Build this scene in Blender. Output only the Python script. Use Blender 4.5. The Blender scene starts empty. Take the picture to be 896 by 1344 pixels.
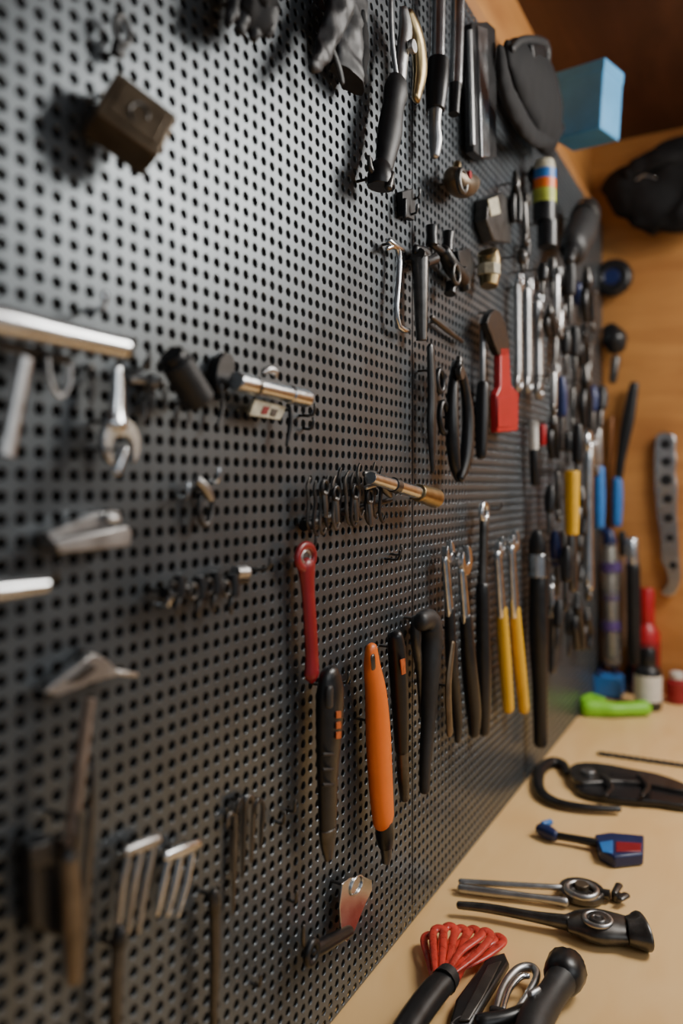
import bpy, math, random
import numpy as np
from mathutils import Vector as V, Matrix, noise
random.seed(4)
F=1000.0; D=0.4; HY=640.0; VX=1000.0; CX=448.0
TH=math.atan((VX-CX)/F); S=math.sin(TH); C=math.cos(TH)
BZ=0.9; CZ=BZ+1.246*D/C
CAM=V((D,0,CZ)); R=V((C,S,0)); FW=V((-S,C,0)); UP=V((0,0,1))
YB=2.263; CEIL=CZ+0.98; BTOP=CZ+0.75
def ray(px,py): return FW+R*((px-CX)/F)+UP*(-(py-HY)/F)
class Fr: pass
def mk(fn,n,e1,e2):
    f=Fr(); f.p=fn; f.n=V(n); f.e1=V(e1); f.e2=V(e2); return f
def bp(px,py,w=0.0):
    r=ray(px,py); return CAM+r*((w-D)/r.x)
def tp(px,py,w=0.0):
    r=ray(px,py); return CAM+r*((BZ+w-CZ)/r.z)
def wp(px,py,w=0.0):
    r=ray(px,py); return CAM+r*((YB-w)/r.y)
Bd=mk(bp,(1,0,0),(0,1,0),(0,0,1)); Tb=mk(tp,(0,0,1),(1,0,0),(0,1,0)); Wb=mk(wp,(0,-1,0),(1,0,0),(0,0,1))
def dep(p): return (p-CAM).dot(FW)
# ---------------- materials
MC={}
def mat(name,col,rough=0.5,metal=0.0,var=0.15,scale=40,bump=0.05,coat=0.0,trans=0.0,emit=0,spec=0.5):
    if name in MC: return MC[name]
    m=bpy.data.materials.new(name); m.use_nodes=True; nt=m.node_tree; b=nt.nodes['Principled BSDF']
    tc=nt.nodes.new('ShaderNodeTexCoord'); no=nt.nodes.new('ShaderNodeTexNoise'); no.inputs['Scale'].default_value=scale; no.inputs['Detail'].default_value=5
    nt.links.new(tc.outputs['Object'],no.inputs['Vector'])
    cr=nt.nodes.new('ShaderNodeValToRGB'); nt.links.new(no.outputs['Fac'],cr.inputs['Fac'])
    c=col
    cr.color_ramp.elements[0].position=.3; cr.color_ramp.elements[1].position=.7
    cr.color_ramp.elements[0].color=(*[x*(1-var) for x in c],1); cr.color_ramp.elements[1].color=(*[min(1,x*(1+var)) for x in c],1)
    nt.links.new(cr.outputs['Color'],b.inputs['Base Color'])
    mr=nt.nodes.new('ShaderNodeMapRange'); mr.inputs['To Min'].default_value=max(.03,rough-.08); mr.inputs['To Max'].default_value=min(1,rough+.1)
    nt.links.new(no.outputs['Fac'],mr.inputs['Value']); nt.links.new(mr.outputs['Result'],b.inputs['Roughness'])
    b.inputs['Metallic'].default_value=metal; b.inputs['Coat Weight'].default_value=coat; b.inputs['Specular IOR Level'].default_value=spec
    b.inputs['Transmission Weight'].default_value=trans
    if bump:
        bm=nt.nodes.new('ShaderNodeBump'); bm.inputs['Strength'].default_value=bump; bm.inputs['Distance'].default_value=.002
        nt.links.new(no.outputs['Fac'],bm.inputs['Height']); nt.links.new(bm.outputs['Normal'],b.inputs['Normal'])
    MC[name]=m; return m
def woodmat(name,c1,c2,stretch,scale=3,rough=.5):
    m=bpy.data.materials.new(name); m.use_nodes=True; nt=m.node_tree; b=nt.nodes['Principled BSDF']
    tc=nt.nodes.new('ShaderNodeTexCoord'); mp=nt.nodes.new('ShaderNodeMapping'); mp.inputs['Scale'].default_value=stretch
    nt.links.new(tc.outputs['Object'],mp.inputs['Vector'])
    no=nt.nodes.new('ShaderNodeTexNoise'); no.inputs['Scale'].default_value=scale; no.inputs['Detail'].default_value=8; no.inputs['Distortion'].default_value=.8
    nt.links.new(mp.outputs['Vector'],no.inputs['Vector'])
    n2=nt.nodes.new('ShaderNodeTexNoise'); n2.inputs['Scale'].default_value=5
    nt.links.new(tc.outputs['Object'],n2.inputs['Vector'])
    ad=nt.nodes.new('ShaderNodeMath'); ad.operation='MULTIPLY_ADD'; ad.inputs[1].default_value=.35; 
    nt.links.new(n2.outputs['Fac'],ad.inputs[0]); 
    mu=nt.nodes.new('ShaderNodeMath'); mu.operation='MULTIPLY'; mu.inputs[1].default_value=.65
    nt.links.new(no.outputs['Fac'],mu.inputs[0]); nt.links.new(mu.outputs[0],ad.inputs[2])
    cr=nt.nodes.new('ShaderNodeValToRGB'); cr.color_ramp.elements[0].position=.35; cr.color_ramp.elements[1].position=.65
    cr.color_ramp.elements[0].color=(*c1,1); cr.color_ramp.elements[1].color=(*c2,1)
    nt.links.new(ad.outputs[0],cr.inputs['Fac']); nt.links.new(cr.outputs['Color'],b.inputs['Base Color'])
    b.inputs['Roughness'].default_value=rough
    return m
CHR=mat('polished_steel',(.64,.66,.68),.22,1,.12,60,.03)
STL=mat('brushed_steel',(.44,.44,.44),.36,1,.2,50,.06)
DST=mat('dark_steel',(.11,.105,.10),.34,.9,.3,60,.08)
BRS=mat('aged_brass',(.36,.27,.14),.32,1,.25,50,.08)
BRZ=mat('worn_bronze_brown',(.15,.11,.07),.38,.6,.35,45,.12)
BLK=mat('black_plastic',(.010,.010,.011),.33,0,.3,80,.05)
RUB=mat('black_rubber',(.016,.016,.017),.5,0,.3,90,.1)
CLO=mat('black_fabric',(.009,.009,.010),.8,0,.4,30,.4,spec=.3)
LEA=mat('black_leather',(.012,.012,.014),.48,0,.4,70,.25)
RED=mat('red_plastic',(.42,.012,.018),.33,0,.12,40,.03)
DRD=mat('red_enamel',(.25,.010,.016),.33,0,.15,40,.03)
CRD=mat('coral_red_rubber',(.60,.05,.032),.28,0,.3,90,.04)
ORG=mat('orange_plastic',(.85,.17,.015),.38,0,.06,40,.02)
ORD=mat('orange_red_print',(.45,.09,.02),.4,0,.35,150,.02)
YEL=mat('yellow_plastic',(.75,.42,.02),.38,0,.08,40,.02)
BLU=mat('blue_plastic',(.03,.17,.5),.35,0,.12,40,.02)
SKY=mat('sky_blue_card',(.08,.33,.62),.5,0,.1,20,.02)
NAV=mat('navy_plastic',(.01,.02,.09),.35,0,.12,40,.02)
GRN=mat('lime_green_plastic',(.22,.6,.02),.4,0,.08,40,.02)
WHT=mat('white_plastic',(.7,.68,.63),.4,0,.08,40,.02)
CRM=mat('cream_label_paper',(.55,.5,.36),.6,0,.25,120,.02)
GLD=mat('yellow_green_label',(.45,.5,.06),.45,0,.3,30,.02)
PUR=mat('purple_plastic',(.09,.05,.18),.35,0,.2,40,.02)
WDH=mat('grey_brown_handle',(.25,.19,.15),.42,.4,.25,60,.1)
WDB=mat('brown_wood_handle',(.28,.16,.09),.5,0,.25,60,.1)
GLS=mat('clear_plastic',(.75,.72,.65),.12,0,.05,20,.0,trans=.85)
AMB=mat('amber_plastic',(.35,.13,.03),.35,0,.15,40,.02)
BDM=mat('board_metal',(.11,.125,.138),.34,.65,.08,18,0.0,spec=.5)
BKM=mat('board_backing',(.003,.003,.003),.9,0,.1,10,0)
WALLW=woodmat('orange_plywood',(.36,.14,.033),(.56,.255,.068),(1,1,6),2.5)
CEILW=woodmat('dark_ceiling_wood',(.045,.016,.008),(.09,.033,.016),(5,1,1),3)
BENM=woodmat('pale_worktop_board',(.86,.53,.215),(.94,.62,.28),(3,1,1),6,.42)
FLM=mat('floor_concrete',(.2,.18,.16),.7,0,.2,6,.1)
# ---------------- geometry
def catm(P,k,closed=False):
    if k<=1 or len(P)<3: return P
    out=[];n=len(P)
    rng=range(n if closed else n-1)
    for i in rng:
        if closed: a,b,c,d=P[(i-1)%n],P[i],P[(i+1)%n],P[(i+2)%n]
        else: a,b,c,d=P[max(i-1,0)],P[i],P[i+1],P[min(i+2,n-1)]
        for j in range(k):
            t=j/k
            out.append(tuple(.5*((2*b[q])+(c[q]-a[q])*t+(2*a[q]-5*b[q]+4*c[q]-d[q])*t*t+(3*b[q]-a[q]-3*c[q]+d[q])*t**3) for q in range(len(b))))
    if not closed: out.append(tuple(P[-1]))
    return out
def sweep(cs,rs,n,flat=1,closed=False,seg=14,rnd=True):
    cs=[V(c) for c in cs]; rs=list(rs); N=len(cs)
    tan=[]
    for i in range(N):
        a=cs[(i-1)%N] if (closed or i>0) else cs[i]; b=cs[(i+1)%N] if (closed or i<N-1) else cs[i]
        t=b-a
        if t.length<1e-9: t=tan[-1] if tan else V((0,0,1))
        tan.append(t.normalized())
    if rnd and not closed:
        r0,r1=rs[0],rs[-1]; pre=[];post=[]
        for a in (80,55,30):
            q=math.radians(a)
            pre.append((cs[0]-tan[0]*(r0*.7*math.sin(q)),r0*math.cos(q),tan[0]))
            post.insert(0,(cs[-1]+tan[-1]*(r1*.7*math.sin(q)),r1*math.cos(q),tan[-1]))
        cs=[p[0] for p in pre]+cs+[p[0] for p in post]; rs=[p[1] for p in pre]+rs+[p[1] for p in post]; tan=[p[2] for p in pre]+tan+[p[2] for p in post]
    v=[];f=[];last=None
    for c,r,t in zip(cs,rs,tan):
        s=t.cross(n)
        if s.length<.2: s=last if last is not None else t.cross(V((.3,.5,.8)))
        s=(s-t*s.dot(t)).normalized(); 
        if last is not None and s.dot(last)<0 and not closed and abs(t.dot(n))>.15: s=-s
        last=s; m=s.cross(t).normalized()
        for k in range(seg):
            a=2*math.pi*k/seg; v.append(c+s*(r*math.cos(a))+m*(r*flat*math.sin(a)))
    M=len(cs)
    for i in range(M if closed else M-1):
        for k in range(seg):
            a=i*seg+k; b=i*seg+(k+1)%seg; j=(i+1)%M
            f.append((a,b,j*seg+(k+1)%seg,j*seg+k))
    if not closed:
        f.append(tuple(range(seg))[::-1]); f.append(tuple((M-1)*seg+k for k in range(seg)))
    return v,f
def tub(Fm,pts,off=None,flat=1,sm=4,rnd=True,seg=14,closed=False):
    """pts (px,py,half width px[,extra offset m])"""
    pts=[tuple(p)+((0,) if len(p)==3 else ()) for p in pts]
    pts=catm(pts,sm,closed)
    base=[Fm.p(p[0],p[1],.012) for p in pts]; rr=[];N=len(pts)
    for i,(p,b) in enumerate(zip(pts,base)):
        t=(base[min(i+1,N-1)]-base[max(i-1,0)])
        t=t.normalized() if t.length>1e-9 else V((0,0,1))
        v=(b-CAM).normalized(); q=v.cross(t)
        q=q.normalized() if q.length>.05 else V((0,0,1))
        s=t.cross(Fm.n); s=s.normalized() if s.length>.05 else V((0,0,1)); m=s.cross(t)
        k=math.sqrt((s.dot(q))**2+(flat*m.dot(q))**2)
        rr.append(max(.0004,p[2]*dep(b)/F/max(k,.3)))
    if off is None: off=max(rr)*flat+.002
    cs=[Fm.p(p[0],p[1],off+p[3]) for p in pts]
    return sweep(cs,rr,Fm.n,flat,closed,seg,rnd)
def crumple(vf,amp,fr,seed=0):
    v,f=vf; out=[]
    for p in v:
        q=V(p)*fr+V((seed,seed*.7,0)); d=noise.noise_vector(q)*amp+noise.noise_vector(q*2.3)*amp*.5
        q2=abs(noise.noise(q*1.3)); out.append(V(p)+d-V((q2*amp*.6,0,0)))
    return out,f
def extr(P,n,t):
    N=len(P); v=list(P)+[p+n*t for p in P]
    f=[tuple(range(N))[::-1],tuple(range(N,2*N))]+[(i,(i+1)%N,(i+1)%N+N,i+N) for i in range(N)]
    return v,f
def plate(Fm,out,w,t,sm=1):
    out=catm([tuple(o) for o in out],sm,True)
    return extr([Fm.p(x,y,w+t*.5)-Fm.n*t*.5 for x,y in out],Fm.n,t)
def ring(Fm,c,Rp,rp,off,flat=1,arc=(0,360),asp=1,rot=0,seg=12):
    p=Fm.p(c[0],c[1],off); z=dep(p)/F; Rm=Rp*z; rm=rp*z
    full=abs(arc[1]-arc[0])>=360; n=28; cs=[]
    for i in range(n if full else n+1):
        a=math.radians(arc[0]+(arc[1]-arc[0])*i/n); x=math.cos(a)*asp*Rm; y=math.sin(a)*Rm; r=math.radians(rot)
        cs.append(p+Fm.e1*(x*math.cos(r)-y*math.sin(r))+Fm.e2*(x*math.sin(r)+y*math.cos(r)))
    return sweep(cs,[rm]*len(cs),Fm.n,flat,full,seg)
def disc(Fm,c,Rp,off,t,n=24,asp=1):
    p=Fm.p(c[0],c[1],off); Rm=Rp*dep(p)/F
    return extr([p+Fm.e1*math.cos(2*math.pi*i/n)*Rm*asp+Fm.e2*math.sin(2*math.pi*i/n)*Rm for i in range(n)],Fm.n,t)
def ohead(Fm,c,to,Rp,off,t,tilt=0,slot=.42):
    p=Fm.p(c[0],c[1],off); q=Fm.p(to[0],to[1],off); Rm=Rp*dep(p)/F
    d=(p-q).normalized(); a=math.radians(tilt); s=Fm.n.cross(d); d,s=d*math.cos(a)+s*math.sin(a), s*math.cos(a)-d*math.sin(a)
    a0=math.asin(slot)+.12
    P2=[]
    for i in range(21):
        g=a0+(2*math.pi-2*a0)*i/20; P2.append((math.cos(g)*1.05,math.sin(g)))
    P2+= [(.75,-slot),(.0,-slot),(-.28,-slot*.55),(-.28,slot*.55),(.0,slot),(.75,slot)]
    return extr([p+d*(x*Rm)+s*(y*Rm) for x,y in P2],Fm.n,t)
def cyl(p0,p1,prof,n=V((0,0,1)),seg=20,flat=1):
    p0=V(p0);p1=V(p1)
    if abs((p1-p0).normalized().dot(n))>.9: n=V((1,0,0))
    return sweep([p0.lerp(p1,t) for t,r in prof],[r for t,r in prof],n,flat,False,seg,False)
def box(c,a,b,d):
    v=[c+a*i+b*j+d*k for i in(-1,1) for j in(-1,1) for k in(-1,1)]
    return v,[(0,1,3,2),(4,6,7,5),(0,4,5,1),(2,3,7,6),(0,2,6,4),(1,5,7,3)]
def mesh(name,vf,m,bevel=0,smooth=True,org=None):
    v,f=vf; o=org or V((0,0,0))
    me=bpy.data.meshes.new(name); me.from_pydata([tuple(V(x)-o) for x in v],[],f); me.update()
    import bmesh
    bm=bmesh.new(); bm.from_mesh(me); bmesh.ops.recalc_face_normals(bm,faces=bm.faces); bm.to_mesh(me); bm.free()
    me.materials.append(m)
    ob=bpy.data.objects.new(name,me); bpy.context.collection.objects.link(ob)
    if smooth:
        try: me.shade_smooth()
        except Exception: pass
        try: me.set_sharp_from_angle(angle=math.radians(42))
        except Exception: pass
    if bevel:
        b=ob.modifiers.new('bevel','BEVEL'); b.width=bevel; b.segments=2; b.limit_method='ANGLE'; b.angle_limit=.7
    return ob
class Th:
    def __init__(s,name,label,cat,group=None): s.n=name;s.l=label;s.c=cat;s.g=group;s.P=[]
    def a(s,part,vf,m,bevel=0,label=None,smooth=True): s.P.append((part,vf,m,bevel,label,smooth)); return s
    def done(s):
        allv=[V(x) for p in s.P for x in p[1][0]]
        lo=V([min(v[i] for v in allv) for i in range(3)]); hi=V([max(v[i] for v in allv) for i in range(3)])
        if lo.z>BZ+.02 and not getattr(s,'nopeg',False):
            gx=lo.x; gy=YB-hi.y
            if gx<=gy and .0004<gx<.1:
                p=min(allv,key=lambda v:(round(v.x,3),-v.z)); r=.0017
                s.a('mounting_peg',cyl(V((-.0005,p.y,p.z)),V((p.x+.0015,p.y,p.z)),[(0,r),(1,r)],seg=8),DST)
            elif gy<gx and .0004<gy<.12:
                p=max(allv,key=lambda v:(round(v.y,3),v.z)); r=.003
                s.a('mounting_peg',cyl(V((p.x,YB+.0005,p.z)),V((p.x,p.y-.002,p.z)),[(0,r),(1,r)],seg=8),DST)
        o=(lo+hi)/2; o.z=lo.z
        if len(s.P)==1:
            p=s.P[0]; t=mesh(s.n,p[1],p[2],p[3],p[5],o)
        else:
            t=bpy.data.objects.new(s.n,None); t.empty_display_size=.02; bpy.context.collection.objects.link(t)
            for p in s.P:
                c=mesh(p[0],p[1],p[2],p[3],p[5],o); c.parent=t
                if p[4]: c['label']=p[4]
        t.location=o; t['label']=s.l; t['category']=s.c
        if s.g: t['group']=s.g
        return t
def hook(px,py,L=.03,m=None):
    p=bp(px,py,0); b=V((-.0005,p.y,p.z)); r=.0016
    cs=[b,b+V((L*.6,0,-.001)),b+V((L*.9,0,0)),b+V((L,0,.004)),b+V((L,0,.010))]
    Th('peg_hook','small bent metal hook plugged into the perforated board','hook','hooks on the perforated board').a('rod',sweep(cs,[r]*5,V((0,1,0)),1,False,8),m or DST).done()
# ---------------- structure
def struct(name,lo,hi,m,label):
    lo=V(lo);hi=V(hi); c=(lo+hi)/2;h=(hi-lo)/2
    o=mesh(name,box(c,V((h.x,0,0)),V((0,h.y,0)),V((0,0,h.z))),m,0,False,c); o.location=c
    o['kind']='structure'; o['label']=label; o['category']=name.split('_')[0]; return o
struct('wall_left',(-.13,-.8,0),(-.032,YB,CEIL),WALLW,'orange plywood wall carrying the perforated tool board')
struct('wall_back',(-.13,YB,0),(2.4,YB+.1,CEIL),WALLW,'orange plywood wall at the end of the workbench')
struct('ceiling',(-.13,-.8,CEIL),(2.4,YB+.1,CEIL+.1),CEILW,'dark reddish brown wooden ceiling')
struct('floor',(-.13,-2.5,-.1),(2.4,YB+.1,0),FLM,'grey concrete floor')
struct('trim_1',(-.032,1.0,BTOP+.012),(-.012,YB,BTOP+.05),woodmat('trim_wood',(.35,.14,.04),(.5,.24,.08),(1,1,1),4),'wooden batten above the perforated board')
# bench
th=Th('workbench','long workbench with pale tan wooden top against the tool board','workbench')
c=V((.35,(YB-.8)/2,BZ-.018)); th.a('worktop',box(c,V((.381,0,0)),V((0,(YB+.8)/2-.003,0)),V((0,0,.018))),BENM,.001)
for (x,y) in((.06,-.7),(.68,-.7),(.06,2.15),(.68,2.15)):
    th.a('leg',box(V((x,y,(BZ-.036)/2)),V((.035,0,0)),V((0,.035,0)),V((0,0,(BZ-.036)/2-.0005))),WALLW,.003)
th.done()
# perforated board
def perf(name,y0,y1,z0,z1,x,n,pitch,rad,parent):
    ny=max(1,int(round((y1-y0)/pitch))); nz=int(round((z1-z0)/pitch)); hy=(y1-y0)/ny/2; hz=(z1-z0)/nz/2
    a=np.arange(n)*2*np.pi/n; ca,sa=np.cos(a),np.sin(a); k=1/np.maximum(abs(ca),abs(sa))
    rings=[(ca*k*hy,sa*k*hz,0),(ca*(rad+.0005),sa*(rad+.0005),0),(ca*rad,sa*rad,-.0005),(ca*rad,sa*rad,-.0018)]
    cy=y0+hy*(2*np.arange(ny)+1); cz=z0+hz*(2*np.arange(nz)+1); Y,Z=np.meshgrid(cy,cz); Y=Y.ravel();Z=Z.ravel(); M=len(Y)
    Vt=np.zeros((M,4*n,3))
    for i,(ry,rz,rx) in enumerate(rings):
        Vt[:,i*n:(i+1)*n,1]=Y[:,None]+ry; Vt[:,i*n:(i+1)*n,2]=Z[:,None]+rz; Vt[:,i*n:(i+1)*n,0]=x+rx
    q=[]
    for i in range(3):
        for j in range(n):
            q.append([i*n+j,i*n+(j+1)%n,(i+1)*n+(j+1)%n,(i+1)*n+j])
    q=np.array(q); Q=(q[None]+(np.arange(M)*4*n)[:,None,None]).reshape(-1,4)
    co=(Vt.reshape(-1,3)-np.array(parent.location)).astype(np.float32)
    me=bpy.data.meshes.new(name); me.vertices.add(len(co)); me.vertices.foreach_set('co',co.ravel())
    me.loops.add(Q.size); me.loops.foreach_set('vertex_index',Q.ravel().astype(np.int32))
    me.polygons.add(len(Q)); me.polygons.foreach_set('loop_start',np.arange(0,Q.size,4,dtype=np.int32))
    me.update(calc_edges=True); me.validate(); me.shade_flat(); me.materials.append(BDM)
    ob=bpy.data.objects.new(name,me); bpy.context.collection.objects.link(ob); ob.parent=parent
    return ob
yy=lambda px: bp(px,HY).y
pb=bpy.data.objects.new('pegboard',None); bpy.context.collection.objects.link(pb); pb.location=(0,1.1,BZ+.001)
pb['label']='dark grey perforated metal tool board above the workbench'; pb['category']='pegboard'
PIT=.0138; z0=BZ+.002
perf('panel',0.02,yy(541)-.002,z0,BTOP,0,16,PIT,.0040,pb)
perf('panel',yy(541)+.002,yy(688)-.003,z0,BTOP,0.0,12 if False else 16,PIT,.0041,pb)
perf('panel',yy(688)+.003,YB-.002,z0,BTOP,0.0,8,PIT,.0041,pb)
bk=mesh('backing',box(V((-.022,(YB+.02)/2,(z0+BTOP)/2)),V((.006,0,0)),V((0,(YB-.026)/2,0)),V((0,0,(BTOP-z0)/2))),BKM,0,False,V(pb.location)); bk.parent=pb
# ================= LEFT SIDE
Th('tool_rail','chunky polished steel tool rail fixed across the board','rail')\
 .a('bar',tub(Bd,[(-160,386,22),(0,421,20),(80,439,17),(163,457,15)],off=.03,flat=.9,rnd=False,seg=20),CHR,.001)\
 .a('end_cap',tub(Bd,[(163,457,15.5),(168,458,15)],off=.03,flat=.9,rnd=False,seg=20),DST,.001)\
 .a('under_bar',tub(Bd,[(-150,425,9),(0,452,8),(92,473,6)],off=.012,flat=.8,rnd=False),DST).done()
hook(110,408,.02,CHR)
Th('combination_wrench','steel open-end wrench hanging below the rail','wrench')\
 .a('shaft',tub(Bd,[(155,484,6),(155,515,8),(153,540,11),(152,556,16)],off=.02,flat=.6),CHR)\
 .a('jaw',ohead(Bd,(153,582),(155,500),33,.016,.006,6,.52),CHR,.001).done()
hook(155,486,.03)
Th('pivot_pin','short polished steel pin on a hook','pin').a('pin',tub(Bd,[(163,590,5),(152,620,6)],off=.034),CHR).done()
Th('flat_bar','flat brushed steel bar hanging from the rail','bar').a('bar',tub(Bd,[(34,470,9),(22,530,9),(8,598,11)],off=.025,flat=.5,rnd=False),STL).done()
Th('wire_hook','curved thin steel hook under the rail','hook').a('wire',tub(Bd,[(62,470,3),(66,500,3),(78,520,3),(90,508,3),(92,480,3)],off=.02),STL).done()
Th('rubber_sleeve','black rubber cylinder sleeve hung on the board','sleeve')\
 .a('body',tub(Bd,[(229,472,21),(262,528,21)],off=.026,sm=1,rnd=False,seg=24),RUB,.003)\
 .a('rim',tub(Bd,[(224,464,17),(229,472,18)],off=.026,sm=1,rnd=False,seg=20),BLK,.001).done()
Th('peg_bolt','steel bolt stub screwed into the board','bolt')\
 .a('shank',tub(Bd,[(172,498,5),(200,500,5)],off=.008),STL).a('head',tub(Bd,[(196,499,10),(205,500,10)],off=.012,sm=1,rnd=False,seg=6),STL,.0006).done()
Th('spring_clip','black spring clip on the board','clip')\
 .a('body',plate(Bd,[(284,470),(298,464),(304,480),(298,508),(284,516),(279,495)],.003,.008,2),BLK,.001)\
 .a('prong',tub(Bd,[(290,505,3),(292,535,3),(286,560,3)],off=.01),DST).done()
def clipset(x,y,s):
    Th('key_clip','small dark metal clip hanging on the board','clip','small dark clips')\
     .a('loop',ring(Bd,(x,y),8*s,2*s,.006,asp=.7),DST).a('tongue',tub(Bd,[(x,y+8*s,3*s),(x+2,y+20*s,3.5*s),(x-2,y+34*s,2*s)],off=.007,flat=.5),DST).done()
for x,y,s in((120,492,1.2),(190,520,1),(247,530,.9),(215,512,.8)): clipset(x,y,s)
th=Th('torch','chrome pocket torch with a paper tag clipped to the board','torch')
L=lambda x:500+(x-308)*.245
th.a('barrel',tub(Bd,[(334,L(334),10.5),(379,L(379),10.5)],off=.022,sm=1,rnd=False,seg=24),CHR,.0004)
th.a('head',tub(Bd,[(309,L(309),13),(334,L(334),12.5)],off=.022,sm=1,rnd=False,seg=24),CHR,.0015)
th.a('tail_cap',tub(Bd,[(379,L(379),12),(402,L(402),12)],off=.022,sm=1,rnd=False,seg=24),CHR,.0015)
th.a('collar',tub(Bd,[(332,L(332),13),(336,L(336),13)],off=.022,sm=1,rnd=False,seg=24),DST,.0003)
th.a('clip',tub(Bd,[(345,489,2.5),(352,485,5),(360,488,5),(362,496,2.5)],off=.024),STL)
th.a('tag',plate(Bd,[(333,524),(374,534),(366,551),(326,545)],.014,.003),CRM,.0003,label='small cream paper tag')
th.a('tag_print',plate(Bd,[(346,533),(354,534),(350,544),(342,543)],.0172,.0006),DRD)
th.a('tag_print',plate(Bd,[(357,536),(365,538),(361,547),(354,545)],.0172,.0006),DST)
th.a('lanyard',tub(Bd,[(380,534,2),(381,555,3.5),(376,585,2)],off=.014),BLK); th.done()
hook(393,545,.018); hook(398,562,.012)
Th('snap_ring','dark steel oval snap ring hung on a hook','ring')\
 .a('loop',ring(Bd,(270,665),24,4.2,.010,asp=.55,rot=-6),DST).a('latch',tub(Bd,[(259,630,6),(268,640,7),(276,655,5)],off=.014),STL).done()
hook(262,632,.02,CHR); hook(228,652,.015,CHR)
Th('wedge_bracket','grey steel pointed wedge bracket on the board','bracket')\
 .a('wedge',plate(Bd,[(55,700),(122,673),(150,671),(153,684),(60,708)],.004,.010),STL,.0006)\
 .a('base_plate',plate(Bd,[(60,710),(156,690),(163,698),(160,716),(68,725)],.004,.016),STL,.001)\
 .a('knob',tub(Bd,[(140,680,7),(150,682,7)],off=.016,sm=1),STL).done()
Th('steel_rod','round polished rod end held on the board','rod').a('rod',tub(Bd,[(-140,790,15),(0,775,13),(60,768,10)],off=.03,sm=1,rnd=False,seg=20),CHR,.001).done()
hook(197,792,.02,CHR); hook(30,760,.03)
Th('wedge_bracket','grey steel pointed wedge bracket holding a stick','bracket')\
 .a('wedge',plate(Bd,[(52,906),(116,856),(134,865),(152,884),(110,896),(70,912)],.004,.010),STL,.0006)\
 .a('slot',plate(Bd,[(86,895),(118,870),(128,877),(104,896)],.014,.0015),DST,.0004)\
 .a('pin',tub(Bd,[(140,880,4),(178,886,4)],off=.012),STL).done()
Th('stick_tool','long grey-brown stick tool with dark steel ferrule','tool')\
 .a('stick',tub(Bd,[(118,916,7),(108,985,8),(92,1110,9)],off=.022,rnd=False),WDH,.001)\
 .a('ferrule',tub(Bd,[(98,1065,9),(95,1110,11),(88,1130,11)],off=.022,rnd=False),DST)\
 .a('blade',tub(Bd,[(92,1120,9),(96,1200,12),(98,1285,9)],off=.022,flat=.5),BRZ).done()
Th('long_file','long dark steel file hanging beside the stick tool','file')\
 .a('blade',tub(Bd,[(120,1060,5),(112,1180,8),(106,1290,5)],off=.008,flat=.4),DST).a('tang',tub(Bd,[(122,1000,3),(120,1060,4)],off=.008),DST).done()
Th('black_case','small black plastic case on the board','case').a('body',plate(Bd,[(30,1108),(74,1095),(80,1160),(76,1230),(34,1215)],.002,.012),BLK,.002)\
 .a('lid',plate(Bd,[(36,1112),(70,1100),(74,1135),(38,1140)],.014,.004),BLK,.001).done()
hook(58,1100,.03)
# fittings row
th=Th('socket_rail','black rail holding four small dark sockets','socket rail')
th.a('rail',tub(Bd,[(214,778,9),(260,770,8),(322,760,7)],off=.012,sm=1,rnd=False),BLK)
for k,x in enumerate((235,262,282,305)):
    y=770-(x-235)*.09+(k%2)*5
    th.a('socket',tub(Bd,[(x,y-16,7),(x+1,y,9),(x,y+14,9)],off=.018,sm=1,rnd=False,seg=12),BLK,.0005)
    th.a('socket_tip',tub(Bd,[(x,y+14,5),(x-3,y+26,4),(x-2,y+36,2.5)],off=.018,sm=1),DST)
    th.a('clip_ring',ring(Bd,(x-8,y+4),9,2.5,.022,asp=.8),DST if k%2 else BLK)
th.a('end_cap',tub(Bd,[(308,752,9),(322,751,9)],off=.016,sm=1,rnd=False),STL)
th.done(); hook(318,745,.03)
# central key rack
random.seed(9)
th=Th('hook_rack','black metal rack of thin dark hooks and small keys','hook rack')
th.a('rail',tub(Bd,[(398,690,8),(440,676,7),(512,656,4)],off=.008,sm=1,rnd=False),BLK,.0006)
for i,x in enumerate((404,413,421,429,437,445,453,461,470,480,490,499)):
    y=656-i*1.6; j=random.uniform(-10,6); k=random.uniform(-2,2)
    th.a('hook',tub(Bd,[(x+k+3,y-26+j,1.8),(x-1,y-14+j,2.4),(x+1,y+4,2.6),(x+k,y+30+j*.8,2.4),(x+4+k,y+44+j,2),(x+8+k,y+36+j,1.5)],off=.012+random.random()*.012,flat=.8,sm=3,seg=8),BLK if i%2 else DST)
for x,y in((426,640),(441,648),(466,646),(485,652)):
    th.a('key_bow',ring(Bd,(x,y),9,2.6,.022,asp=.9),BLK)
    th.a('key_blade',tub(Bd,[(x,y+8,3.5),(x+2,y+36,3)],off=.022,sm=1,flat=.4),DST)
th.a('hinge',tub(Bd,[(478,622,4),(492,626,8),(505,640,7),(512,650,4)],off=.016,flat=.7),DST)
th.a('hinge_pin',tub(Bd,[(480,640,3),(508,632,3)],off=.024),STL)
th.done()
Th('torch','slim steel pocket torch with brass end in the hook rack','torch')\
 .a('barrel',tub(Bd,[(486,627,8),(548,646.5,8)],off=.035,sm=1,rnd=False,seg=20),CHR,.0003)\
 .a('collar',tub(Bd,[(515,636,9.5),(521,638,9.5)],off=.035,sm=1,rnd=False,seg=20),DST,.0003)\
 .a('end_cap',tub(Bd,[(548,646.5,11),(571,654,12.5)],off=.035,sm=1,rnd=False,seg=20),BRS,.0015).done()
hook(512,727,.015); hook(505,733,.02,BLK)
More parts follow.
